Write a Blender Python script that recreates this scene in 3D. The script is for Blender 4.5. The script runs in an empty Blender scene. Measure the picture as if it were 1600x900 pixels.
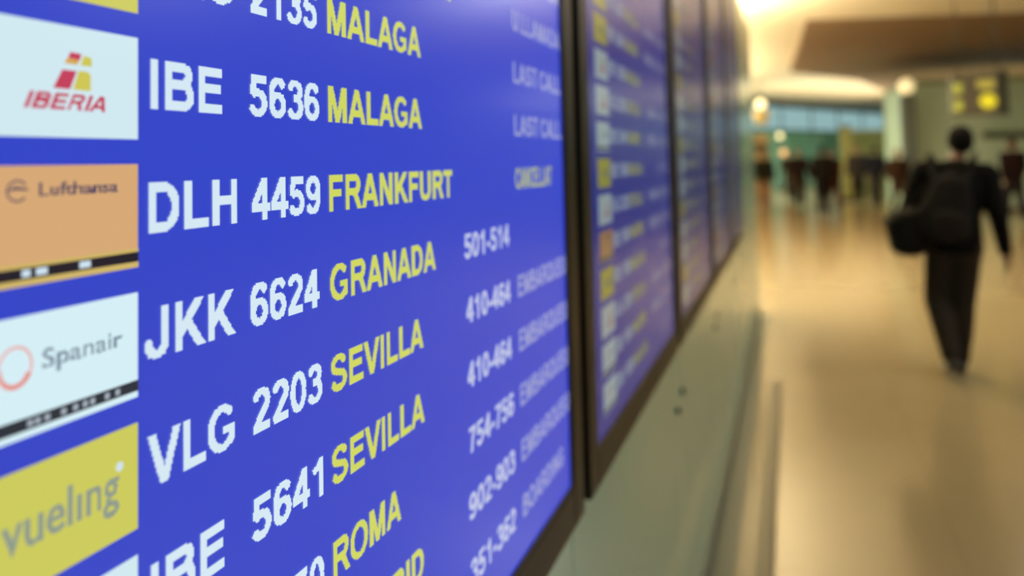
import bpy, bmesh, math, random
from mathutils import Vector, Matrix
import numpy as np
random.seed(7)
SC = bpy.context.scene
COL = SC.collection
rad = math.radians

# ------------------------------------------------------------------ camera
cam_d = bpy.data.cameras.new('camera'); cam = bpy.data.objects.new('camera', cam_d); COL.objects.link(cam)
SC.camera = cam
yaw, pitch, roll = rad(18.407), rad(2.891), rad(-1.297)
fw = Vector((-math.sin(yaw)*math.cos(pitch), math.cos(yaw)*math.cos(pitch), math.sin(pitch)))
r0 = Vector((math.cos(yaw), math.sin(yaw), 0)); u0 = r0.cross(fw)
rt = r0*math.cos(roll)+u0*math.sin(roll); up = -r0*math.sin(roll)+u0*math.cos(roll)
cam.matrix_world = Matrix(((rt.x, up.x, -fw.x, 0), (rt.y, up.y, -fw.y, 0), (rt.z, up.z, -fw.z, 1.52), (0, 0, 0, 1)))
cam_d.sensor_width = 36; cam_d.sensor_fit = 'HORIZONTAL'
cam_d.lens = 1300/1600*36
cam_d.shift_y = -(450-187.95)/1600
cam_d.clip_start = .02; cam_d.clip_end = 300
cam_d.dof.use_dof = True; cam_d.dof.focus_distance = .50; cam_d.dof.aperture_fstop = 3.9
# ------------------------------------------------------------------ world, exposure
SC.view_settings.view_transform = 'Standard'; SC.view_settings.look = 'None'
SC.view_settings.exposure = 0.0; SC.view_settings.gamma = 1.0; SC.view_settings.use_curve_mapping = False
W = bpy.data.worlds.new('world'); SC.world = W; W.use_nodes = True
W.node_tree.nodes['Background'].inputs[0].default_value = (.30, .33, .33, 1)
W.node_tree.nodes['Background'].inputs[1].default_value = .3
# ------------------------------------------------------------------ area lights
def area(name, loc, sx, sy, power, col, rot=(0, 0, 0)):
    d = bpy.data.lights.new(name, 'AREA'); d.shape = 'RECTANGLE'; d.size = sx; d.size_y = sy; d.energy = power; d.color = col
    o = bpy.data.objects.new(name, d); COL.objects.link(o); o.location = loc; o.rotation_euler = rot; return o
WARM = (1.0, .97, .86)
CEIL = 4.3
area('cove_uplight', (-3.0, 21, 3.05), 2.2, 18, 1450, (1.0, .87, .66), (math.pi, 0, 0))
area('near_uplight', (-1.7, 10.0, 3.05), 1.5, 12, 1750, (1.0, .91, .70), (math.pi, 0, 0))
area('far_ceiling_fill', (2.6, 38.0, 2.9), 12.0, 5.0, 400, (1.0, .87, .64), (math.pi, 0, rad(58)))  # added light with no fitting, brightens the ceiling beyond the raft
DOWN = [(2.2, -3.0), (4.2, 0.5), (3.6, 6.0), (6.5, 2.0), (6.5, 8.0), (3.5, 11.5)]
for x, y in DOWN:
    area('added_panel_light', (x, y, 4.05), 1.5, 1.5, 58, WARM)  # unseen lights added to brighten the near floor and walls
for x, y in ((-4, 16), (-4, 24), (-4, 32), (7, 31), (8.5, 39)):
    area('hidden_fill_light', (x, y, CEIL-.3), 2.0, 2.0, 600, (.96, 1.0, .90))  # hidden fill lights added to brighten the far hall and crowd

# ------------------------------------------------------------------ helpers
def lin(r, g, b):
    f = lambda c: (c/255/12.92) if c/255 <= .04045 else ((c/255+.055)/1.055)**2.4
    return (f(r), f(g), f(b), 1)
MATS = {}
def mat(name, rgb, rough=.5, spec=.5, metal=0, emit=None, es=1.0, coat=0, coat_r=.1, noise=0, nscale=20, bump=0):
    if name in MATS: return MATS[name]
    m = bpy.data.materials.new(name); m.use_nodes = True; nt = m.node_tree
    b = nt.nodes['Principled BSDF']
    c = lin(*rgb)
    b.inputs['Base Color'].default_value = c
    b.inputs['Roughness'].default_value = rough; b.inputs['Metallic'].default_value = metal
    b.inputs['Specular IOR Level'].default_value = spec
    b.inputs['Coat Weight'].default_value = coat; b.inputs['Coat Roughness'].default_value = coat_r
    if emit is not None:
        b.inputs['Emission Color'].default_value = lin(*emit); b.inputs['Emission Strength'].default_value = es
    if noise or bump:
        tc = nt.nodes.new('ShaderNodeTexCoord'); n = nt.nodes.new('ShaderNodeTexNoise'); n.inputs['Scale'].default_value = nscale
        n.inputs['Detail'].default_value = 5
        nt.links.new(tc.outputs['Object'], n.inputs['Vector'])
        if noise:
            mx = nt.nodes.new('ShaderNodeMix'); mx.data_type = 'RGBA'
            mx.inputs[6].default_value = tuple(v*(1-noise) for v in c[:3])+(1,)
            mx.inputs[7].default_value = tuple(min(1, v*(1+noise)) for v in c[:3])+(1,)
            nt.links.new(n.outputs['Fac'], mx.inputs[0]); nt.links.new(mx.outputs[2], b.inputs['Base Color'])
        if bump:
            bp = nt.nodes.new('ShaderNodeBump'); bp.inputs['Strength'].default_value = bump; bp.inputs['Distance'].default_value = .01
            nt.links.new(n.outputs['Fac'], bp.inputs['Height']); nt.links.new(bp.outputs[0], b.inputs['Normal'])
    MATS[name] = m; return m

def link(name, bm, m, parent=None, smooth=False):
    me = bpy.data.meshes.new(name); bmesh.ops.recalc_face_normals(bm, faces=bm.faces[:]) if len(bm.faces) and not getattr(bm, 'flat', False) else None
    bm.to_mesh(me); bm.free(); me.materials.append(m)
    if smooth: me.polygons.foreach_set('use_smooth', [True]*len(me.polygons))
    o = bpy.data.objects.new(name, me); COL.objects.link(o)
    if parent: o.parent = parent
    return o
def box(bm, x0, y0, z0, x1, y1, z1, bev=0):
    r = bmesh.ops.create_cube(bm, size=1)
    for v in r['verts']: v.co = Vector(((x0+x1)/2+v.co.x*(x1-x0), (y0+y1)/2+v.co.y*(y1-y0), (z0+z1)/2+v.co.z*(z1-z0)))
    if bev:
        es = set(e for v in r['verts'] for e in v.link_edges)
        bmesh.ops.bevel(bm, geom=list(es), offset=bev, segments=2, affect='EDGES', profile=.6)
def BX(*a, bev=0):
    bm = bmesh.new(); box(bm, *a, bev=bev); return bm
def cyl(bm, a, b, ra, rb=None, n=20):
    a, b = Vector(a), Vector(b); d = b-a
    M = Matrix.Translation((a+b)/2) @ d.to_track_quat('Z', 'Y').to_matrix().to_4x4()
    bmesh.ops.create_cone(bm, cap_ends=True, segments=n, radius1=ra, radius2=ra if rb is None else rb, depth=d.length, matrix=M)
def sph(bm, c, r, n=16):
    M = Matrix.Translation(c) @ (Matrix.Diagonal((*r, 1)) if isinstance(r, tuple) else Matrix.Scale(r, 4))
    bmesh.ops.create_uvsphere(bm, u_segments=n, v_segments=n//2+2, radius=1, matrix=M)
def prism(pts, z0, z1):
    bm = bmesh.new(); lo = [bm.verts.new((x, y, z0)) for x, y in pts]; hi = [bm.verts.new((x, y, z1)) for x, y in pts]
    bm.faces.new(lo); bm.faces.new(hi); n = len(pts)
    for i in range(n): bm.faces.new((lo[i], lo[(i+1) % n], hi[(i+1) % n], hi[i]))
    return bm
def empty(name, loc=(0, 0, 0), rz=0):
    o = bpy.data.objects.new(name, None); COL.objects.link(o); o.location = loc; o.rotation_euler = (0, 0, rz); return o
def tag(o, label=None, cat=None, group=None, kind=None):
    if label: o['label'] = label
    if cat: o['category'] = cat
    if group: o['group'] = group
    if kind: o['kind'] = kind
    return o
def struct(name, bm, m, label=None, parent=None):
    o = link(name, bm, m, parent)
    if parent is None:
        tag(o, label, None, None, 'structure')
    return o

# ------------------------------------------------------------------ structure
M_floor = mat('terrazzo_floor', (160, 144, 112), rough=.17, spec=1.0, noise=.06, nscale=3)
M_joint = mat('floor_joint', (120, 100, 72), rough=.5)
M_ceil = mat('ceiling_paint', (214, 198, 164), rough=.45, spec=.4, noise=.03, nscale=1)
M_raft = mat('brown_wood', (122, 92, 56), rough=.7, noise=.12, nscale=2)
M_panel = mat('green_white_glass_panel', (164, 208, 194), rough=.2, spec=.5, coat=.3, coat_r=.08)
M_green = mat('grey_green_wall', (184, 206, 184), rough=.5)
M_teal = mat('teal_glass', (140, 205, 182), rough=.25, spec=.5)
M_steel = mat('brushed_steel', (150, 142, 122), rough=.28, metal=1)
M_dark = mat('dark_gap', (14, 13, 12), rough=.6)
M_beam = mat('dark_beam', (60, 56, 46), rough=.5)

# floor slabs, laid in a grid with thin recessed joints where they can be told apart
floor = struct('floor', BX(-12, -9, -.12, 18, 82, -.012), M_joint, 'glossy tan stone floor of the concourse')
struct('ceiling', BX(-12, -9, CEIL, 18, 82, CEIL+.2), M_ceil, 'warm lit cream ceiling of the concourse')
slab = None
def slabs(x0, x1, y0, y1, s):
    global slab
    g = .0015
    nx, ny = round((x1-x0)/s), round((y1-y0)/s)
    for i in range(nx):
        for j in range(ny):
            if slab is None:
                bm = bmesh.new(); box(bm, 0, 0, -.012, s-g, s-g, 0)
                slab = link('floor_slab', bm, M_floor, floor); o = slab
            else:
                o = slab.copy(); COL.objects.link(o); o.parent = floor
            o.location = (x0+i*s+g/2, y0+j*s+g/2, 0)
slabs(-.34, 6.86, 2.4, 24.0, .9)
# beyond the slabs that can be told apart the floor runs on in four plain fields
for n, a in enumerate([(-12, -9, -.012, 18, 2.4, 0), (-12, 24.0, -.012, 18, 82, 0), (-12, 2.4, -.012, -.34, 24.0, 0), (6.86, 2.4, -.012, 18, 24.0, 0)]):
    link('floor_field', BX(*a), M_floor, floor)

# room walls
struct('wall_back', BX(-12, -9.2, 0, 18, -9, CEIL), M_green, 'plain wall behind the viewer')
struct('wall_right', BX(18, -9, 0, 18.2, 82, CEIL), M_green, 'plain wall on the far right side')
struct('wall_left', BX(-12.2, -9, 0, -12, 82, CEIL), M_green, 'plain wall on the far left side')
# far wall: slanted across the hall, teal glass below, a daylight strip above
P0, P1 = Vector((-11.9, 20.2, 0)), Vector((17.9, 83.6, 0))
dv = (P1-P0).normalized(); L = (P1-P0).length; ang = math.atan2(dv.y, dv.x)
wf = struct('wall_far', BX(0, 0, 0, L, .3, 2.80), M_teal, 'teal glass wall at the far end below the daylight strip')
wf.location = P0; wf.rotation_euler = (0, 0, ang)
for i in range(24):
    link('glass_panel', BX(20+i*1.5, -.05, .05, 21.46+i*1.5, .0, 2.72), mat('teal_glass_%d' % (i % 3), [(140, 205, 182), (152, 212, 192), (132, 194, 168)][i % 3], rough=.2), wf)
win = struct('window_1', BX(0, .1, 2.88, L, .14, 4.04), mat('daylight_glass', (60, 80, 85), rough=.2, emit=(142, 176, 178), es=1.0), 'long pale blue daylight window strip')
win.location = P0; win.rotation_euler = (0, 0, ang)
bm = bmesh.new(); box(bm, 0, -.03, 2.80, L, .2, 2.88); box(bm, 0, -.03, 4.04, L, .2, 4.12)
link('window_frame', bm, M_beam, win)
for i in range(10):
    link('mullion', BX(20+i*3.6, .02, 2.88, 20.06+i*3.6, .1, 4.04), mat('mullion_grey', (110, 130, 128)), win)
tr = struct('trim_1', BX(0, -.05, 4.12, L, .25, CEIL), M_beam, 'dark beam above the daylight window'); tr.location = P0; tr.rotation_euler = (0, 0, ang)
# brown dropped ceiling raft
bm = bmesh.new()   # underside slopes up to meet the ceiling flush along its near edge
P = [(.42, 18.0, CEIL-.004), (16, 22.0, CEIL-.004), (16, 27, 4.12), (16, 62, 4.12), (4.3, 39.5, 4.12), (2.4, 31.5, 4.12), (.12, 27.2, 4.12), (.30, 21.5, 4.14)]
lo_ = [bm.verts.new(p) for p in P]; hi_ = [bm.verts.new((p[0], p[1], CEIL-.001)) for p in P]
bm.faces.new((lo_[0], lo_[1], lo_[2], lo_[7])); bm.faces.new(lo_[2:]); bm.faces.new(hi_)
for i in range(8): bm.faces.new((lo_[i], lo_[(i+1) % 8], hi_[(i+1) % 8], hi_[i]))
struct('trim_2', bm, M_raft, 'brown dropped ceiling panel over the hall')
struct('trim_4', prism([(1.3, -5), (16, -5), (16, 13.4), (1.3, 13.4)], 4.12, CEIL-.002), M_raft, 'unseen brown ceiling panel added to darken the near right floor')  # added out of view so the right floor mirrors something dark
# trough below the cove up-light
struct('trim_3', BX(-4.2, 11.8, 2.88, -1.8, 30.2, 3.0), M_ceil, 'light trough behind the display wall')


# display wall: pale green glass panels
XW = -.34
XB = -.3395
XG = -.29          # plane of the display glass
wall = struct('wall_display', BX(XW-.30, -1.4, 0, XW-.012, 8.6, 2.78), M_dark, 'free-standing wall that carries the flight displays')
edges = [-1.4, .0, 1.27, 2.54, 3.80, 5.07, 6.34, 7.47, 8.6]
for a, b in zip(edges[:-1], edges[1:]):
    link('wall_panel', BX(XW-.012, a+.003, .09, XW, b-.003, 1.9, bev=.0015), M_panel, wall)
    link('wall_panel', BX(XW-.012, a+.003, 1.905, XW, b-.003, 2.78, bev=.0015), M_panel, wall)
for y in edges[1:-1]:
    for z in (.80,):
        for s in (-.055, .055):
            bm = bmesh.new(); cyl(bm, (XW-.004, y+s, z+s*.25), (XW+.010, y+s, z+s*.25), .010)
            link('panel_fixing', bm, mat('dark_fixing', (40, 58, 62), rough=.3), wall, True)
struct('baseboard_left', BX(XW-.012, -1.4, 0, XW+.008, 8.6, .088), mat('skirting', (104, 116, 108), rough=.3), 'blue grey skirting below the display wall')

# low steel bumper rail on the floor in front of the wall
rl = empty('bumper_rail', (-.146, 0, 0)); tag(rl, 'low grey metal rail running along the floor before the displays', 'rail')
link('rail_bar', BX(-.027, -1.2, .012, .024, 5.85, .030, bev=.004), mat('rail_paint', (122, 114, 92), rough=.35, spec=.5), rl)
link('dark_edge', BX(.024, -1.2, .006, .034, 5.85, .026), mat('rail_edge', (74, 60, 42), rough=.5), rl)
for k in range(8): link('rail_foot', BX(-.02, -1.0+k*.94, .0, .02, -.94+k*.94, .013), M_steel, rl)
st = link('drain_strip', BX(-.330, -1.2, .0005, -.248, 8.5, .006), mat('drain_grey', (98, 112, 104), rough=.3), None)
tag(st, 'blue grey strip set along the floor at the foot of the display wall', 'floor strip')

# ------------------------------------------------------------------ flight displays
def text_tris(s, bold):
    cu = bpy.data.curves.new('tmp', 'FONT'); cu.body = s; cu.size = 1; cu.offset = bold; cu.resolution_u = 6; cu.space_character = 1+bold*1.3
    o = bpy.data.objects.new('tmp', cu); COL.objects.link(o)
    bpy.context.view_layer.update()
    dg = bpy.context.evaluated_depsgraph_get(); ev = o.evaluated_get(dg); me = ev.to_mesh()
    me.calc_loop_triangles()
    V = np.array([v.co[:2] for v in me.vertices]); T = np.array([t.vertices[:] for t in me.loop_triangles])
    ev.to_mesh_clear(); bpy.data.objects.remove(o); bpy.data.curves.remove(cu)
    return V, T
def raster_font(s, nx, ny, bold=.018):
    V, T = text_tris(s, bold)
    mn, mx = V.min(0), V.max(0); V = (V-mn)/(mx-mn)*np.array([nx, ny])
    g = np.zeros((ny, nx), bool)
    for t in T:
        a, b, c = V[t]
        x0, x1 = int(max(0, np.floor(min(a[0], b[0], c[0])))), int(min(nx, np.ceil(max(a[0], b[0], c[0]))))
        y0, y1 = int(max(0, np.floor(min(a[1], b[1], c[1])))), int(min(ny, np.ceil(max(a[1], b[1], c[1]))))
        if x1 <= x0 or y1 <= y0: continue
        X, Y = np.meshgrid(np.arange(x0, x1)+.5, np.arange(y0, y1)+.5)
        def e(p, q): return (q[0]-p[0])*(Y-p[1])-(q[1]-p[1])*(X-p[0])
        e1, e2, e3 = e(a, b), e(b, c), e(c, a)
        g[y0:y1, x0:x1] |= ((e1 >= 0) & (e2 >= 0) & (e3 >= 0)) | ((e1 <= 0) & (e2 <= 0) & (e3 <= 0))
    return g

# bold grotesque capitals and figures drawn as strokes: y 0..1 is the cap height; each glyph is (advance, strokes)
def arc(cx, cy, rx, ry, a0, a1, n=14):
    return [(cx+rx*math.cos(rad(a0+(a1-a0)*i/n)), cy+ry*math.sin(rad(a0+(a1-a0)*i/n))) for i in range(n+1)]
GW = .215; h_ = .09   # stroke width; inset of horizontal bars
lo, hi = h_, 1-h_
GLY = {
 'A': (1.0, [[(.09, -.05), (.50, 1.0)], [(.91, -.05), (.50, 1.0)], [(.22, .30), (.78, .30)]]),
 'B': (1.0, [[(.20, 0), (.20, 1)], [(.2, hi), (.60, hi)]+arc(.60, .735, .19, .175, 90, -90)+[(.2, .56)], [(.2, .54), (.63, .54)]+arc(.63, .315, .21, .225, 90, -90)+[(.2, lo)]]),
 'C': (1.0, [arc(.54, .5, .375, .42, 38, 322, 26)]),
 'D': (1.0, [[(.20, 0), (.20, 1)], [(.2, hi), (.48, hi)]+arc(.48, .5, .35, .41, 90, -90)+[(.2, lo)]]),
 'E': (.93, [[(.20, 0), (.20, 1)], [(.2, hi), (.84, hi)], [(.2, .53), (.80, .53)], [(.2, lo), (.87, lo)]]),
 'F': (.85, [[(.20, 0), (.20, 1)], [(.2, hi), (.80, hi)], [(.2, .50), (.72, .50)]]),
 'G': (1.09, [arc(.55, .5, .40, .42, 40, 320, 26)+[(.88, .20), (.88, .46)], [(.56, .44), (.98, .44)]]),
 'H': (1.0, [[(.2, 0), (.2, 1)], [(.8, 0), (.8, 1)], [(.2, .54), (.8, .54)]]),
 'I': (.39, [[(.195, 0), (.195, 1)]]),
 'J': (.78, [[(.58, 1), (.58, .30)]+arc(.36, .30, .22, .22, 0, -180)+[(.14, .36)]]),
 'K': (1.0, [[(.20, 0), (.20, 1)], [(.88, 1.06), (.2, .32)], [(.42, .60), (.92, -.05)]]),
 'L': (.85, [[(.20, 0), (.20, 1)], [(.2, lo), (.82, lo)]]),
 'M': (1.16, [[(.19, 0), (.19, 1)], [(.97, 0), (.97, 1)], [(.24, 1.0), (.58, .02)], [(.92, 1.0), (.58, .02)]]),
 'N': (1.0, [[(.20, 0), (.20, 1)], [(.80, 0), (.80, 1)], [(.2, .98), (.8, .02)]]),
 'O': (1.09, [arc(.545, .5, .41, .42, 0, 360, 34)]),
 'Q': (1.09, [arc(.545, .5, .41, .42, 0, 360, 34), [(.60, .30), (.98, .0)]]),
 'R': (1.0, [[(.20, 0), (.20, 1)], [(.2, hi), (.62, hi)]+arc(.62, .71, .20, .20, 90, -90)+[(.2, .51)], [(.50, .50), (.66, .40), (.90, -.04)]]),
 'S': (.93, [arc(.46, .715, .29, .205, 18, 180, 12)+arc(.46, .68, .29, .15, 185, 250, 6)+[(.60, .48)]+arc(.47, .30, .31, .21, 45, -165, 16)]),
 'T': (.85, [[(.425, 0), (.425, 1)], [(.03, hi), (.82, hi)]]),
 'U': (1.0, [[(.19, 1), (.19, .38)]+arc(.5, .38, .31, .30, 180, 360)+[(.81, 1)]]),
 'V': (.93, [[(.08, 1.05), (.465, 0)], [(.85, 1.05), (.465, 0)]]),
 '0': (.78, [arc(.39, .5, .26, .42, 0, 360, 30)]),
 '1': (.78, [[(.47, 0), (.47, 1)], [(.47, .93), (.36, .80), (.12, .70)]]),
 '2': (.78, [arc(.38, .70, .25, .22, 165, -30, 12)+[(.16, .14), (.16, lo)], [(.08, lo), (.72, lo)]]),
 '3': (.78, [arc(.38, .73, .235, .19, 165, -90, 14), arc(.38, .31, .26, .235, 90, -160, 16), [(.30, .54), (.42, .54)]]),
 '4': (.78, [[(.53, 0), (.53, 1)], [(.53, .98), (.10, .33)], [(.04, .29), (.76, .29)]]),
 '5': (.78, [[(.70, hi), (.24, hi)], [(.23, 1), (.16, .50)], arc(.37, .33, .26, .245, 138, -160, 18)]),
 '6': (.78, [arc(.41, .62, .27, .305, 35, 180, 12)+[(.14, .34)], arc(.395, .325, .245, .24, 0, 360, 24)]),
 '7': (.78, [[(.06, hi), (.72, hi)], [(.64, .90), (.42, .55), (.31, 0)]]),
 '8': (.78, [arc(.39, .73, .21, .185, 0, 360, 22), arc(.39, .30, .25, .225, 0, 360, 22)]),
 '9': (.78, [arc(.385, .675, .245, .24, 0, 360, 24), arc(.37, .38, .27, .305, 215, 360, 12)+[(.64, .66)]]),
 '-': (.46, [[(.07, .36), (.40, .36)]]), '.': (.38, [[(.19, 0), (.19, .18)]]), ' ': (.36, [])}
TC = {}
def raster(s, nx, ny, bold=None):
    key = (s, nx, ny, bold)
    if key in TC: return TC[key]
    if any(ch not in GLY for ch in s): g = raster_font(s, nx, ny, bold); TC[key] = g; return g
    adv = 0; segs = []
    for ch in s:
        a, st = GLY[ch]
        for pl in st:
            m = len(pl)-1
            for i in range(m): segs.append((pl[i][0]+adv, pl[i][1], pl[i+1][0]+adv, pl[i+1][1], i > 0 , i < m-1))
        adv += a
    x0 = min(min(q[0], q[2]) for q in segs)-.10; x1 = max(max(q[0], q[2]) for q in segs)+.10
    X, Y = np.meshgrid(x0+(np.arange(nx)+.5)/nx*(x1-x0), (np.arange(ny)+.5)/ny)
    g = np.zeros((ny, nx), bool)
    for (ax, ay, bx_, by, j0, j1) in segs:
        dx, dy = bx_-ax, by-ay; L2 = dx*dx+dy*dy
        w = GW*(.5 if abs(dx) < abs(dy)*1.2 else .43)
        if L2 < 1e-9: continue
        t = ((X-ax)*dx+(Y-ay)*dy)/L2; d = np.abs((X-ax)*dy-(Y-ay)*dx)/math.sqrt(L2)
        g |= (t >= 0) & (t <= 1) & (d <= w)
        if j0: g |= (X-ax)**2+(Y-ay)**2 <= w*w
        if j1: g |= (X-bx_)**2+(Y-by)**2 <= w*w
    TC[key] = g; return g
def runs(g):
    """horizontal runs merged vertically -> rectangles"""
    ny, nx = g.shape; out = []; open_ = {}
    for j in range(ny+1):
        cur = set()
        if j < ny:
            row = g[j]; i = 0
            while i < nx:
                if row[i]:
                    k = i
                    while k < nx and row[k]: k += 1
                    cur.add((i, k)); i = k
                else: i += 1
        for k in list(open_):
            if k not in cur: out.append((k[0], open_.pop(k), k[1], j))
        for k in cur:
            if k not in open_: open_[k] = j
    return out
X_TXT = XG+.0006
PXS = .00098      # size of one pixel of the displays
def lettering(name, s, y0, y1, z0, h, m, parent, px=PXS, bold=.018, x=None, slant=0, label=None):
    nx, ny = max(4, round((y1-y0)/px)), max(4, round(h/px))
    g = raster(s, nx, ny, bold)
    sx, sy = (y1-y0)/nx, h/ny; xx = X_TXT if x is None else x
    vs = []; fs = []
    for a, b, c, d in runs(g):
        k = len(vs); ya, yc = y0+a*sx, y0+c*sx
        za, zc = z0+b*sy, z0+d*sy; s0, s1 = slant*(za-z0), slant*(zc-z0)
        vs += [(xx, ya+s0, za), (xx, yc+s0, za), (xx, yc+s1, zc), (xx, ya+s1, zc)]; fs.append((k, k+1, k+2, k+3))
    me = bpy.data.meshes.new(name); me.from_pydata(vs, [], fs); me.materials.append(m)
    o = bpy.data.objects.new(name, me); COL.objects.link(o); o.parent = parent
    if label: o['label'] = label
    return o
def poly(name, pts, m, parent, x=X_TXT):
    me = bpy.data.meshes.new(name); me.from_pydata([(x, a, b) for a, b in pts], [], [tuple(range(len(pts)))]); me.materials.append(m)
    o = bpy.data.objects.new(name, me); COL.objects.link(o); o.parent = parent; return o
def ring_arc(name, cy, cz, ry, rz, t0, t1, w0, w1, m, parent, x, n=24):
    vs = []; fs = []
    for i in range(n+1):
        t = t0+(t1-t0)*i/n; w = (w0+(w1-w0)*i/n)*.5
        c, s = math.cos(t), math.sin(t)
        vs += [(x, cy+(ry-w)*c, cz+(rz-w)*s), (x, cy+(ry+w)*c, cz+(rz+w)*s)]
        if i: k = 2*i; fs.append((k-2, k-1, k+1, k))
    me = bpy.data.meshes.new(name); me.from_pydata(vs, [], fs); me.materials.append(m)
    o = bpy.data.objects.new(name, me); COL.objects.link(o); o.parent = parent; return o

def scr(name, rgb, es, k):   # a lit colour of the displays; k numbers the display, the farther ones set dimmer
    return mat('%s_view_dim_%d' % (name, k), (6, 6, 8), rough=.24, spec=.5, emit=rgb, es=es)
VIEW_DIM = {1: 1.0, 2: .34, 3: .17, 4: .14, 5: .12}  # far displays dimmed to stand for the steep viewing angle
WD, Z0, Z1 = .88, 1.088, 2.64
BASE1 = 1.5495; PITCH = .0594; CAP = .0242
M_bez = mat('bezel_plastic', (34, 32, 27), rough=.42, spec=.35, noise=.05, nscale=60)
M_bezi = mat('bezel_inner', (12, 12, 14), rough=.4)

def tile(kind, y0, z0, w, h, k, parent, detail):
    e = VIEW_DIM[k]
    cols = {'iberia': (208, 232, 240), 'luft': (214, 168, 118), 'span': (212, 238, 246), 'vuel': (203, 202, 92), 'plain': (196, 200, 205)}
    XT = XG+.0003; t = poly('airline_tile', [(y0, z0), (y0+w, z0), (y0+w, z0+h), (y0, z0+h)], scr('tile_'+kind, cols[kind], e, k), parent, XT)
    t['label'] = {'iberia': 'white airline tile with red lettering under a red and yellow emblem', 'luft': 'orange airline tile with navy lettering and a black strip',
                  'span': 'white airline tile with grey lettering, red ring and a black strip', 'vuel': 'yellow airline tile with grey lower-case lettering', 'plain': 'pale airline tile'}[kind]
    if not detail: return
    U = lambda u: y0+w*u; V = lambda v: z0+h*v
    red, yel = scr('red', (196, 62, 92), e, k), scr('emblem_yellow', (206, 198, 84), e, k)
    navy, grey, blk, wht = scr('navy', (72, 62, 96), e, k), scr('grey', (122, 142, 158), e, k), scr('black', (34, 28, 40), e, k), scr('white', (205, 225, 238), e, k)
    def LT(s, u0, u1, v0, hv, m, **q): return lettering('tile_lettering', s, U(u0), U(u1), V(v0), h*hv, m, t, x=X_TXT, **q)
    def PL(pts, m, nm='emblem'): return poly(nm, [(U(a), V(b)) for a, b in pts], m, t, X_TXT)
    if kind == 'iberia':
        LT('IBERIA', .385, .80, .245, .145, red, slant=.45, bold=.03, px=PXS*.7)
        PL([(.525, .43), (.61, .43), (.645, .60), (.57, .60)], red)
        PL([(.625, .43), (.72, .43), (.72, .58), (.70, .605), (.655, .605)], yel)
        PL([(.58, .66), (.645, .655), (.66, .70), (.595, .71)], scr('emblem_orange', (214, 168, 84), e, k))
        PL([(.60, .71), (.66, .70), (.67, .76), (.61, .765)], red)
        PL([(.665, .655), (.725, .655), (.725, .73), (.70, .745), (.68, .745)], yel)
    elif kind == 'luft':
        LT('Lufthansa', .46, .875, .74, .115, navy, bold=.02, px=PXS*.7)
        ring_arc('emblem', U(.36), V(.79), w*.045, h*.085, .6, 5.6, .0008, .0008, navy, t, X_TXT)
        PL([(.30, .78), (.35, .80), (.41, .79), (.41, .805), (.35, .83)], navy)
        PL([(0, .055), (1, .055), (1, .15), (0, .15)], blk, 'black_strip')
        PL([(0, .15), (1, .15), (1, .185), (0, .185)], scr('ochre', (206, 180, 104), e, k), 'strip_edge')
        PL([(0, 0), (1, 0), (1, .055), (0, .055)], scr('ochre', (206, 180, 104), e, k), 'strip_edge')
        for a, b in ((.38, .42), (.445, .50), (.66, .72)):
            o = poly('white_mark', [(U(a), V(.075)), (U(b), V(.075)), (U(b), V(.135)), (U(a), V(.135))], wht, t, X_TXT+.0003)
    elif kind == 'span':
        LT('Spanair', .48, .905, .47, .22, grey, bold=.014, px=PXS*.7)
        ring_arc('emblem', U(.355), V(.595), w*.075, h*.165, 0, 6.2832, .0012, .0012, scr('pale_red', (232, 170, 164), e, k), t, X_TXT)
        ring_arc('emblem', U(.355), V(.585), w*.065, h*.14, 3.0, 5.9, .0006, .0026, scr('ring_red', (226, 138, 128), e, k), t, X_TXT+.0003)
        PL([(0, .06), (1, .06), (1, .165), (0, .165)], scr('slate_strip', (40, 46, 58), e, k), 'black_strip')
        for a in (.41, .445, .49, .57, .63, .68, .72, .80, .86):
            poly('white_mark', [(U(a), V(.085)), (U(a+.026), V(.085)), (U(a+.026), V(.14)), (U(a), V(.14))], scr('white_dim', (160, 172, 184), e, k), t, X_TXT+.0003)
    elif kind == 'vuel':
        LT('vuel\u0131ng', .30, .885, .24, .46, scr('vueling_grey', (142, 154, 140), e, k), bold=.016, px=PXS*.7)
        bm = bmesh.new(); bmesh.ops.create_circle(bm, cap_ends=True, segments=14, radius=.0021, matrix=Matrix.Translation((X_TXT+.0003, U(.885), V(.665))) @ Matrix.Rotation(math.pi/2, 4, 'Y'))
        link('white_dot', bm, wht, t)

CITYW = {'MALAGA': .1480, 'FRANKFURT': .2140, 'GRANADA': .1712, 'SEVILLA': .1436, 'ROMA': .0985, 'MADRID': .1370, 'AMSTERDAM': .2145}
FL1 = {  # row -> tile, code, number, city, gate, status
    0: ('vuel', 'VLG', '2135', 'MALAGA', None, 'LAST CALL'),
    1: ('iberia', 'IBE', '5636', 'MALAGA', None, 'LAST CALL'),
    2: ('luft', 'DLH', '4459', 'FRANKFURT', None, 'CANCELLAT'),
    3: ('span', 'JKK', '6624', 'GRANADA', '501-514', None),
    4: ('vuel', 'VLG', '2203', 'SEVILLA', '410-464', 'EMBARQUEU'),
    5: ('iberia', 'IBE', '5641', 'SEVILLA', '410-464', 'EMBARQUEU'),
    6: ('span', 'JKK', '5370', 'ROMA', '754-756', 'EMBARQUEU'),
    7: ('iberia', 'IBE', '5641', 'MADRID', '902-903', 'EMBARQUEU'),
    -1: ('vuel', 'VLG', '2203', 'AMSTERDAM', None, 'U.LLAMADA'),
    -2: ('luft', 'DLH', '4459', 'FRANKFURT', None, 'U.LLAMADA'),
    -3: ('iberia', 'IBE', '5636', 'MADRID', None, 'LAST CALL')}
FL1[8] = ('span', 'JKK', '6624', 'ROMA', '351-362', 'BOARDING')
for r in range(4, 17): FL1[-r] = FL1[(r*5) % 9]
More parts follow.
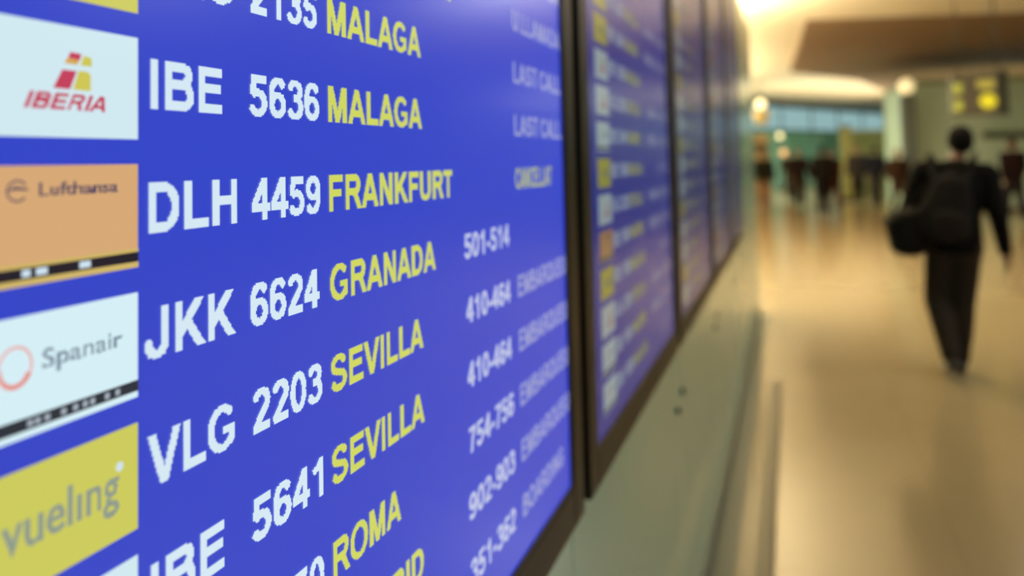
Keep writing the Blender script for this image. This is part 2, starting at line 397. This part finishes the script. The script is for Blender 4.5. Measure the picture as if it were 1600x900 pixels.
TILES2 = {-3: 'vuel', -2: 'vuel', -1: 'iberia', 0: 'iberia', 1: 'span', 2: 'vuel', 3: 'iberia', 4: 'luft', 5: 'vuel', 6: 'iberia', 7: 'span', 8: 'span'}
CODEX = {'IBE': (.1084, .1642), 'VLG': (.1062, .1724), 'DLH': (.1071, .1735), 'JKK': (.1046, .1719)}
LABELS = {1: 'nearest blue flight display, large sharp white and yellow departures text with airline tiles',
          2: 'second blue flight display from the viewer, blurred rows beside the nearest one',
          3: 'third flight display along the wall, narrow and dull with brown reflection',
          4: 'fourth flight display along the wall, thin dim strip between black bezels',
          5: 'fifth and farthest flight display at the end of the row'}
def display(k, yl):
    e = VIEW_DIM[k]
    root = empty('flight_display', (0, 0, 0)); tag(root, LABELS[k], 'display', 'row of flight displays on the wall')
    y0, y1 = yl, yl+WD; B = .052; XF = XG+.004
    # housing frame of four bars, mitre-less, with a thin light lip on its edge
    for (a, b, c, d) in ((y0-B, Z0-B, y0, Z1+B), (y1, Z0-B, y1+B, Z1+B), (y0, Z0-B, y1, Z0), (y0, Z1, y1, Z1+B)):
        link('bezel_bar', BX(XB, a, b, XF, c, d, bev=.003), M_bez, root)
    if k > 1: o = link('gap_shade', BX(XB, y0-B-.0405, Z0-.03, XB+.012, y0-B-.0005, Z1+.03), M_dark, root); o['label'] = 'black strip added as the shade in the gap beside the bezel'  # black filler painting the shade between neighbouring bezels
    bm = bmesh.new(); t = .005
    for (a, b, c, d) in ((y0, Z0, y0+t, Z1), (y1-t, Z0, y1, Z1), (y0+t, Z0, y1-t, Z0+t), (y0+t, Z1-t, y1-t, Z1)):
        box(bm, XG-.004, a, b, XG+.0025, c, d)
    link('inner_lip', bm, M_bezi, root)
    panel = link('screen_panel', BX(XW+.005, y0, Z0, XG, y1, Z1), scr('screen_blue', (50, 68, 199), e, k), root)
    panel['label'] = 'blue lit screen panel'
    wht, yel = scr('letter_white', (212, 232, 244), e, k), scr('letter_yellow', (206, 214, 96), e, k)
    dul, gat = scr('letter_white_dulled', (158, 164, 212), e*.9, k), scr('gate_white_dulled', (192, 200, 232), e*.95, k)  # status and gate white dulled in colour for the steep viewing angle
    yl2 = scr('letter_dull_yellow', (176, 184, 112), e, k)
    tl = (.2140 if k == 1 else y0+.0617); px = PXS if k < 3 else PXS*2.2; gx, gw, sx_, sw = (.5075, .1325, .6640, 1.0) if k == 1 else (.4880, .1150, .6160, .95)
    for r in range(-16, 9):
        base = BASE1-(r-1)*PITCH
        if base+.035 > Z1-.01: continue
        f = FL1[r if k == 1 else ((r*3+k*2) % 9)]; kind = f[0] if k == 1 else (TILES2.get(r, 'plain') if k == 2 else f[0])
        tile(kind, tl, base-.0148, .1005, .0478, k, panel, k <= 2)
        c0, c1 = CODEX[f[1]]
        lettering('flight_code', f[1], tl+c0, tl+c1, base, CAP, wht, panel, px)
        lettering('flight_number', f[2], tl+.1850, tl+.2590, base, CAP, wht, panel, px)
        lettering('city_name', f[3], tl+.2702, tl+.2702+CITYW[f[3]], base, CAP, yel, panel, px)
        if f[4]: lettering('gate_number', f[4], tl+gx, tl+gx+gw, base, CAP*.97, gat, panel, px)
        if f[5]:
            w = {'LAST CALL': .200, 'CANCELLAT': .147, 'EMBARQUEU': .202, 'BOARDING': .170, 'U.LLAMADA': .200}[f[5]]
            lettering('status_text', f[5], tl+sx_, tl+sx_+w*sw, base, CAP*.97, yl2 if f[5][0] == 'C' else dul, panel, px)
    return root
YL = [.2075, 1.2325, 2.2575, 3.2825, 4.3075]
for k, yl in enumerate(YL, 1): display(k, yl)


# ------------------------------------------------------------------ people
def hull(bm, *ells):
    pts = []
    for c, r in ells:
        if not isinstance(r, tuple): r = (r, r, r)
        t = bmesh.new(); bmesh.ops.create_icosphere(t, subdivisions=2, radius=1)
        pts += [Vector((c[0]+v.co.x*r[0], c[1]+v.co.y*r[1], c[2]+v.co.z*r[2])) for v in t.verts]; t.free()
    vs = [bm.verts.new(p) for p in pts]
    g = bmesh.ops.convex_hull(bm, input=vs)
    bad = [v for v in set(g['geom_interior']+g['geom_unused']) if isinstance(v, bmesh.types.BMVert) and v.is_valid]
    bmesh.ops.delete(bm, geom=bad, context='VERTS')
def chain(bm, pts):
    for a, b in zip(pts[:-1], pts[1:]): hull(bm, a, b)
def fuse(name, bm, voxel, m, parent, smooth_it=3):
    """remesh overlapping volumes into one continuous smooth surface"""
    me = bpy.data.meshes.new('tmp'); bm.to_mesh(me); bm.free()
    o = bpy.data.objects.new('tmp', me); COL.objects.link(o)
    r = o.modifiers.new('r', 'REMESH'); r.mode = 'VOXEL'; r.voxel_size = voxel
    s = o.modifiers.new('s', 'SMOOTH'); s.factor = .5; s.iterations = smooth_it
    bpy.context.view_layer.update()
    ev = o.evaluated_get(bpy.context.evaluated_depsgraph_get())
    nm = bpy.data.meshes.new_from_object(ev); nm.name = name
    bpy.data.objects.remove(o); bpy.data.meshes.remove(me)
    nm.materials.clear(); nm.materials.append(m); nm.polygons.foreach_set('use_smooth', [True]*len(nm.polygons))
    q = bpy.data.objects.new(name, nm); COL.objects.link(q); q.parent = parent; return q
def person(loc, rz, H, P, cols, label, group=None, vox=.022, tilt=0, coat_len=0, hairlen=0, group_cat='person'):
    """P: pose in a 1.75 m body facing +Y. joints: hip/knee/ankle l,r ; shoulder/elbow/wrist l,r ; head"""
    root = empty('person', loc, rz); root.rotation_euler = (0, tilt, rz); root.scale = (H/1.75,)*3
    tag(root, label, group_cat, group)
    skin = mat('skin_%d%d%d' % cols['skin'], cols['skin'], rough=.5)
    J = dict(hl=(-.09, 0, .92), hr=(.09, 0, .92), kl=(-.10, .03, .50), kr=(.10, .03, .50), al=(-.10, -.01, .09), ar=(.10, -.01, .09),
             sl=(-.19, 0, 1.43), sr=(.19, 0, 1.43), el=(-.25, -.02, 1.14), er=(.25, -.02, 1.14), wl=(-.27, .06, .90), wr=(.27, .06, .90), hd=(0, .02, 1.64))
    J.update(P); hd = Vector(J['hd'])
    bm = bmesh.new()
    # trunk, neck, head with nose, chin, ears
    chain(bm, [((0, 0, .93), (.155, .10, .09)), ((0, 0, 1.10), (.13, .09, .08)), ((0, .0, 1.30), (.165, .105, .09)), ((0, 0, 1.42), (.16, .085, .05))])
    hull(bm, ((0, -.005, 1.42), .062), ((hd.x*.6, hd.y*.5, 1.54), .055))
    hull(bm, (hd+Vector((0, -.015, .025)), (.076, .095, .095)), (hd+Vector((0, .045, -.075)), (.042, .036, .035)))
    hull(bm, (hd+Vector((0, .095, .01)), .012), (hd+Vector((0, .112, -.025)), .013))
    for s in (-1, 1): hull(bm, (hd+Vector((s*.080, -.005, .0)), (.012, .02, .030)), (hd+Vector((s*.078, .0, -.02)), (.010, .014, .02)))
    for c in 'lr':
        s = -1 if c == 'l' else 1
        chain(bm, [(J['h'+c], .085), (J['k'+c], .055), (Vector(J['k'+c]).lerp(Vector(J['a'+c]), .3)+Vector((0, -.015, 0)), .056), (J['a'+c], .038)])
        a = Vector(J['a'+c]); tz = max(0, a.z-.09)
        fd = J.get('f'+c, (0, .15, -.05)); hull(bm, (a+Vector((0, -.03, -.045)), .035), (a+Vector(fd), (.04, .05, .028)))
        w = Vector(J['w'+c]); e = Vector(J['e'+c]); d = (w-e).normalized()
        chain(bm, [(J['s'+c], .062), (e, .043), (e.lerp(w, .3), .042), (w, .027)])
        side = Vector((0, 1, 0)) if abs(d.y) < .8 else Vector((0, 0, 1)); side = (side-d*side.dot(d)).normalized(); nrm = d.cross(side).normalized()*(-s)
        palm = w+d*.055
        hull(bm, (w+d*.01, .024), (palm+side*.022, (.018, .02, .022)), (palm-side*.022, (.018, .02, .022)))
        for q, (off, ln) in enumerate(((.032, .070), (.011, .080), (-.011, .074), (-.031, .058))):
            p0 = palm+side*off+d*.012; p1 = p0+d*ln*.5+nrm*.006; p2 = p1+d*ln*.4+nrm*.022
            chain(bm, [(p0, .0115), (p1, .0105), (p2, .0085)])
        t0 = w+side*.028+d*.02; t1 = t0+side*.028+d*.028+nrm*.008; t2 = t1+d*.030+nrm*.008+side*.004
        chain(bm, [(t0, .014), (t1, .012), (t2, .0095)])
    fuse('body', bm, vox if vox > .012 else .009, skin, root, 2)
    # jacket
    g = .022; L0 = .86-coat_len
    bm = bmesh.new()
    chain(bm, [((0, -.005, L0), (.195, .125, .03)), ((0, -.005, 1.12), (.175, .125, .06)), ((0, -.005, 1.32), (.205, .140, .07)), ((0, -.005, 1.42), (.185, .115, .05))])
    hull(bm, ((0, -.01, 1.46), (.13, .09, .03)), ((0, -.02, 1.50), (.082, .078, .02)))
    for c in 'lr':
        e = Vector(J['e'+c]); w = Vector(J['w'+c]); s = -1 if c == 'l' else 1
        hull(bm, ((s*.10, 0, 1.42), .085), (J['s'+c], .085))
        chain(bm, [(J['s'+c], .088), (e, .064), (w.lerp(e, .08), .048)])
    fuse('jacket', bm, vox, mat('cloth_%d_%d_%d' % cols['top'], cols['top'], rough=.9, spec=.15, noise=.1, nscale=30), root)
    # trousers or skirt
    bm = bmesh.new()
    hull(bm, ((0, 0, .98), (.165, .115, .05)), ((0, 0, .86), (.17, .12, .07)))
    for c in 'lr':
        a = Vector(J['a'+c]); kk = Vector(J['k'+c])
        chain(bm, [(Vector(J['h'+c])-Vector((0, 0, .02)), .106), (kk, .086), (kk.lerp(a, .5)+Vector((0, -.012, 0)), .080), (a+Vector((0, 0, .01)), .068)])
    fuse('trousers', bm, vox, mat('cloth_%d_%d_%d' % cols['legs'], cols['legs'], rough=.9, spec=.15, noise=.1, nscale=30), root)
    for c in 'lr':
        a = Vector(J['a'+c]); bm = bmesh.new(); fd = Vector(J.get('f'+c, (0, .15, -.05)))
        hull(bm, (a+Vector((0, -.045, -.045)), (.042, .045, .042)), (a+fd, (.048, .065, .034)))
        hull(bm, (a+Vector((0, -.02, -.02)), .048), (a+Vector((0, .03, -.04)), .045))
        fuse('shoe', bm, .012, mat('shoe_leather', (26, 23, 22), rough=.35), root, 1)
    bm = bmesh.new()
    chain(bm, [(hd+Vector((0, -.028, .040)), (.090, .092, .092)), (hd+Vector((0, -.045, -.02-hairlen*.3)), (.084, .066, .06+hairlen*.3))])
    if hairlen: hull(bm, (hd+Vector((0, -.05, -.02)), (.086, .06, .06)), (hd+Vector((0, -.07, -.05-hairlen)), (.08, .035, .05)))
    fuse('hair', bm, max(.012, vox*.7), mat('hair_%d_%d_%d' % cols['hair'], cols['hair'], rough=.8, spec=.15, noise=.2, nscale=60), root, 1)
    if cols.get('face', True):
        for s in (-1, 1):
            bm = bmesh.new(); sph(bm, hd+Vector((s*.031, .083, .022)), .011, 10); link('eye', bm, mat('eye_dark', (40, 32, 28), rough=.2), root, True)
        bm = bmesh.new(); hull(bm, (hd+Vector((-.022, .083, -.052)), (.006, .006, .005)), (hd+Vector((.022, .083, -.052)), (.006, .006, .005)))
        link('mouth', bm, mat('lips', (140, 84, 74), rough=.5), root, True)
    return root

SK = (140, 106, 84)
# the man in black who walks away down the hall, right foot planted, left heel coming up behind him
man_at = (1.02, 6.50, 0)
person(man_at, rad(2), 1.70, dict(hl=(-.085, 0, .92), hr=(.085, 0, .92), kl=(-.108, .035, .51), kr=(.062, .03, .50), al=(-.055, -.20, .15), ar=(.040, .02, .085),
        fl=(0, .12, -.105), fr=(0, .15, -.052), el=(-.29, .06, 1.16), wl=(-.30, .27, 1.08), er=(.265, -.05, 1.13), wr=(.335, .02, .86), hd=(.045, .05, 1.635), sl=(-.20, 0, 1.42), sr=(.21, 0, 1.41)),
        dict(skin=(112, 82, 64), top=(9, 9, 10), legs=(44, 39, 33), hair=(9, 8, 8)), 'man in a black jacket seen from behind walking away across the tan floor', vox=.013, tilt=rad(2.6))
# backpack on his back and shoulder bag at his left hip
def at_man(o): o.location = man_at; o.rotation_euler = (0, rad(2.6), rad(2)); return o
bp = at_man(empty('backpack')); tag(bp, 'rounded dark backpack worn on the back of the walking man', 'backpack')
bm = bmesh.new(); hull(bm, ((-.10, -.235, .98), (.165, .085, .07)), ((-.10, -.225, 1.12), (.175, .085, .09)), ((-.06, -.215, 1.30), (.125, .065, .08)))
MB = mat('bag_nylon', (17, 15, 16), rough=.85, spec=.2, noise=.12, nscale=40)
fuse('bag_body', bm, .014, MB, bp)
bm = bmesh.new(); hull(bm, ((-.10, -.325, .97), (.11, .03, .04)), ((-.10, -.325, 1.08), (.12, .03, .05))); fuse('front_pocket', bm, .012, mat('bag_nylon_worn', (26, 21, 21), rough=.85, spec=.2), bp)
for s in (-1, 1):
    bm = bmesh.new(); chain(bm, [((-.07+s*.10, -.20, 1.34), (.025, .012, .012)), ((-.03+s*.13, -.10, 1.485), (.025, .012, .012)), ((-.01+s*.14, .02, 1.50), (.025, .012, .012)), ((s*.14, .125, 1.40), (.025, .012, .012)), ((-.03+s*.17, .13, 1.12), (.025, .012, .012))])
    fuse('strap', bm, .010, MB, bp, 1)
sb = at_man(empty('shoulder_bag')); tag(sb, 'black shoulder bag bulging out at the left hip of the walking man', 'bag')
bm = bmesh.new(); hull(bm, ((-.31, -.12, .85), (.12, .15, .06)), ((-.33, -.12, 1.02), (.145, .14, .06)), ((-.25, -.12, 1.10), (.11, .12, .04)))
fuse('bag_body', bm, .014, mat('bag_black', (9, 9, 10), rough=.8, spec=.2), sb)
bm = bmesh.new(); hull(bm, ((-.31, -.12, 1.10), (.12, .135, .02)), ((-.44, -.13, 1.02), (.03, .13, .03))); fuse('flap', bm, .012, mat('bag_black_flap', (13, 12, 12), rough=.8, spec=.2), sb)
bm = bmesh.new(); chain(bm, [((-.34, -.12, 1.08), (.02, .02, .012)), ((-.20, -.17, 1.30), (.012, .012, .02)), ((.06, -.155, 1.45), (.02, .012, .02)), ((.13, -.04, 1.52), (.02, .012, .012))])
fuse('strap', bm, .010, MB, sb, 1)

WALK = dict(kl=(-.10, .16, .52), al=(-.10, .22, .10), kr=(.10, -.02, .50), ar=(.10, -.25, .13), el=(-.25, -.10, 1.15), wl=(-.26, -.14, .90), er=(.25, .06, 1.15), wr=(.25, .22, .95))
WALK2 = dict(kr=(.10, .14, .52), ar=(.10, .18, .10), kl=(-.10, -.02, .50), al=(-.10, -.2, .12), er=(.25, -.08, 1.15), wr=(.27, -.10, .90), el=(-.26, .06, 1.15), wl=(-.25, .20, .97))
CR = [  # x, y, rz, H, pose, top, legs, hair, coat, hairlen, label
    (-.70, 24.0, 180, 1.66, {}, (30, 32, 24), (150, 118, 92), (150, 118, 86), .05, .10, 'blond person in a dark olive jacket by the end of the display wall'),
    (-.03, 30.0, 170, 1.68, WALK, (46, 42, 30), (62, 52, 44), (52, 38, 28), 0, 0, 'distant person in a khaki jacket coming between the lamp post and the dark crowd'),
    (.24, 26.0, 185, 1.72, WALK2, (34, 22, 26), (44, 34, 30), (28, 20, 18), 0, 0, 'distant person in a dark maroon jacket walking in the left half of the crowd'),
    (.76, 22.6, 10, 1.74, {}, (26, 24, 22), (30, 27, 27), (20, 18, 16), .10, 0, 'tall distant person in a long charcoal coat, darkest figure of the crowd'),
    (1.02, 23.4, 200, 1.66, WALK, (66, 22, 24), (72, 30, 28), (36, 24, 20), 0, .05, 'distant person in a dark red jacket close beside the long charcoal coat'),
    (1.90, 27.0, 175, 1.76, {}, (50, 44, 44), (44, 38, 38), (124, 72, 42), .06, 0, 'distant brown-haired person in a grey coat right of the olive pillar'),
    (2.22, 25.0, 10, 1.72, WALK2, (30, 30, 42), (66, 58, 60), (26, 20, 18), 0, 0, 'distant person in a navy jacket in front of the low olive kiosk'),
    (2.50, 22.4, 190, 1.62, WALK, (60, 40, 30), (62, 50, 38), (140, 88, 52), 0, .08, 'distant auburn-haired person in a rust brown jacket near the pale column'),
    (4.45, 20.0, 12, 1.76, WALK, (40, 26, 26), (44, 40, 42), (84, 42, 34), 0, 0, 'person in a dark maroon jacket at the right edge beyond the walking man'),
]
for (x, y, rz, H, pose, top, legs, hair, cl, hl, lab) in CR:
    person((x, y, 0), rad(rz), H, pose, dict(skin=SK, top=top, legs=legs, hair=hair), lab, 'people in the distant crowd', vox=.028, coat_len=cl, hairlen=hl)

# ------------------------------------------------------------------ far things in the hall
# right hand grey-green block with its dark bar
blk = empty('service_block', (2.9, 24, 0)); tag(blk, 'grey green flat-topped block filling the right side of the hall behind the walking man', 'building block')
link('block_body', BX(0, 0, 0, 12, 5, 3.30), M_green, blk)
link('top_edge', BX(-.04, -.04, 3.30, 12, 5.05, 3.42), mat('block_edge', (140, 150, 116)), blk)
for i in range(6): link('wall_panel', BX(.05+i*1.9, -.04, .12, 1.9+i*1.9, 0, 3.22), mat('block_panel_%d' % (i % 2), [(184, 206, 186), (174, 198, 178)][i % 2], rough=.45), blk)
link('dark_bar', BX(1.78, -.16, 1.86, 3.3, -.04, 2.02), mat('dark_olive', (58, 64, 42)), blk)
link('base_strip', BX(0, -.06, 0, 12, 0, .10), M_beam, blk)
# pale column with a lamp on top
pc = empty('pale_column', (2.90, 23.4, 0)); tag(pc, 'pale square column with a glowing lamp on top at the left end of the grey green block', 'column')
link('shaft', BX(-.17, -.15, 0, .17, .15, 3.0, bev=.02), mat('pale_grey', (98, 106, 100), rough=.5), pc)
link('column_base', BX(-.22, -.2, 0, .22, .2, .12), M_beam, pc)
GL = mat('globe_warm', (255, 240, 200), emit=(255, 236, 176), es=2.2); GL2 = mat('globe_orange', (255, 200, 140), emit=(255, 196, 130), es=.9); GLH = mat('globe_bright', (255, 240, 200), emit=(255, 236, 176), es=1.7)
bm = bmesh.new(); sph(bm, Vector((.0, 0, 3.24)), .20); link('lamp_globe', bm, mat('globe_pale', (255, 240, 210), emit=(238, 218, 160), es=.9), pc, True)
bm = bmesh.new(); cyl(bm, (0, 0, 3.0), (0, 0, 3.04), .12); link('lamp_holder', bm, M_steel, pc, True)
# olive pillar and kiosk
pl = empty('olive_pillar', (1.78, 29.8, 0)); tag(pl, 'slim olive yellow pillar rising behind the crowd', 'pillar')
link('shaft', BX(-.17, -.17, .1, .17, .17, 2.42, bev=.02), mat('olive_yellow', (138, 134, 78), rough=.5), pl); link('pillar_base', BX(-.2, -.2, 0, .2, .2, .1), M_beam, pl)
link('capital', BX(-.2, -.2, 2.42, .2, .2, 2.48), mat('olive_cap', (120, 118, 70)), pl)
ks = empty('kiosk', (3.1, 31.2, 0)); tag(ks, 'low olive green kiosk between the olive pillar and the pale column', 'kiosk')
link('kiosk_body', BX(-1.1, 0, 0, 1.3, 1.6, 2.2), mat('olive_green', (108, 112, 66), rough=.6), ks)
link('kiosk_roof', BX(-1.15, -.08, 2.2, 1.35, 1.65, 2.36), mat('olive_roof', (116, 118, 74)), ks)
link('counter', BX(-1.0, -.3, .95, 1.2, 0, 1.02), mat('counter_wood', (150, 110, 70)), ks)
link('shutter', BX(-.95, -.02, 1.05, 1.15, .02, 2.1), mat('shutter', (100, 106, 64)), ks)
# lamp post with two globes
lp = empty('lamp_post', (-.40, 38, 0)); tag(lp, 'thin lamp post with two small glowing globes near the end of the display wall', 'lamp post')
bm = bmesh.new(); cyl(bm, (0, 0, 0), (0, 0, 2.3), .035); link('pole', bm, M_beam, lp, True)
bm = bmesh.new(); cyl(bm, (0, 0, 0), (0, 0, .05), .2); link('post_base', bm, M_beam, lp, True)
bm = bmesh.new(); sph(bm, Vector((0, 0, 2.40)), .12); link('lamp_globe', bm, GLH, lp, True)
bm = bmesh.new(); sph(bm, Vector((.12, 0, 1.66)), .14); o = link('lamp_globe', bm, GL2, lp, True); o['label'] = 'lower orange globe'
bm = bmesh.new(); cyl(bm, (0, 0, 1.66), (.06, 0, 1.66), .015); link('bracket', bm, M_beam, lp, True)
# pendant lamp above the end of the display wall
pn = empty('pendant_lamp', (-.90, 30, 0)); tag(pn, 'hanging lamp with a bright globe over an amber shade beside the wall end', 'pendant lamp')
bm = bmesh.new(); cyl(bm, (0, 0, 3.45), (0, 0, CEIL), .012); link('cord', bm, M_beam, pn, True)
bm = bmesh.new(); sph(bm, Vector((0, 0, 3.33)), .17); link('lamp_globe', bm, GLH, pn, True)
bm = bmesh.new(); cyl(bm, (0, 0, 2.62), (0, 0, 3.12), .18, .32, 24); link('lamp_shade', bm, mat('amber_shade', (190, 160, 90), emit=(150, 140, 92), es=.4), pn, True)
bm = bmesh.new(); cyl(bm, (0, 0, 3.1), (0, 0, 3.2), .05); link('lamp_holder', bm, M_beam, pn, True)
# totem behind the blond person
tt = empty('information_totem', (-1.0, 30.6, 0)); tag(tt, 'tan upright totem board under the hanging lamp', 'totem')
link('board', BX(-.30, -.06, .1, .30, .06, 2.3, bev=.01), mat('totem_tan', (168, 142, 104), rough=.4), tt); link('totem_base', BX(-.35, -.15, 0, .35, .15, .1), M_beam, tt)
link('dark_band', BX(-.28, -.075, 1.62, .28, -.06, 2.0), mat('totem_band', (84, 74, 48)), tt)
# hanging direction sign with yellow symbols
sg = empty('hanging_sign', (3.10, 16, 0)); tag(sg, 'hanging dark direction sign with glowing yellow symbols above the walking man', 'sign')
link('sign_box', BX(-.42, -.02, 2.14, .42, .16, 2.86, bev=.01), mat('sign_grey', (96, 92, 80), rough=.5), sg)
link('side_panel', BX(.30, -.04, 2.13, .44, .17, 2.90), mat('sign_dark', (40, 42, 28)), sg)
YE = mat('sign_yellow', (200, 190, 40), emit=(196, 192, 34), es=.75); YE2 = mat('sign_yellow_dim', (180, 176, 80), emit=(150, 146, 74), es=.45)
bm = bmesh.new(); cyl(bm, (.13, -.05, 2.38), (.13, -.02, 2.38), .125, n=28); link('round_symbol', bm, YE, sg)
link('square_symbol', BX(-.02, -.04, 2.60, .24, -.02, 2.74), YE2, sg)
for z in (2.30, 2.60):
    bm = prism([(-.39, -.05), (-.26, -.05), (-.26, -.02), (-.39, -.02)], z-.08, z+.10); link('small_symbol', bm, mat('sign_lime', (170, 176, 70), emit=(150, 158, 74), es=.5), sg)
for x in (-.3, .3):
    bm = bmesh.new(); cyl(bm, (x, .07, 2.86), (x, .07, CEIL), .012); link('hanger_rod', bm, M_beam, sg, True)
# frames around the added, unseen ceiling lights
for i, (x, y) in enumerate(DOWN):
    c = empty('added_light_frame', (x, y, 4.12)); tag(c, 'added square pale framed ceiling light fitting '+['behind the viewer', 'above the near right floor', 'above the middle of the near hall', 'near the right wall close by', 'near the right wall farther on', 'farthest down the hall'][i], 'ceiling light', 'added ceiling light fittings')
    bm = bmesh.new()
    for a in ((-.82, -.82, .82, -.77), (-.82, .77, .82, .82), (-.82, -.77, -.77, .77), (.77, -.77, .82, .77)): box(bm, a[0], a[1], -.09, a[2], a[3], 0)
    link('frame', bm, mat('fitting_white', (210, 205, 190)), c)
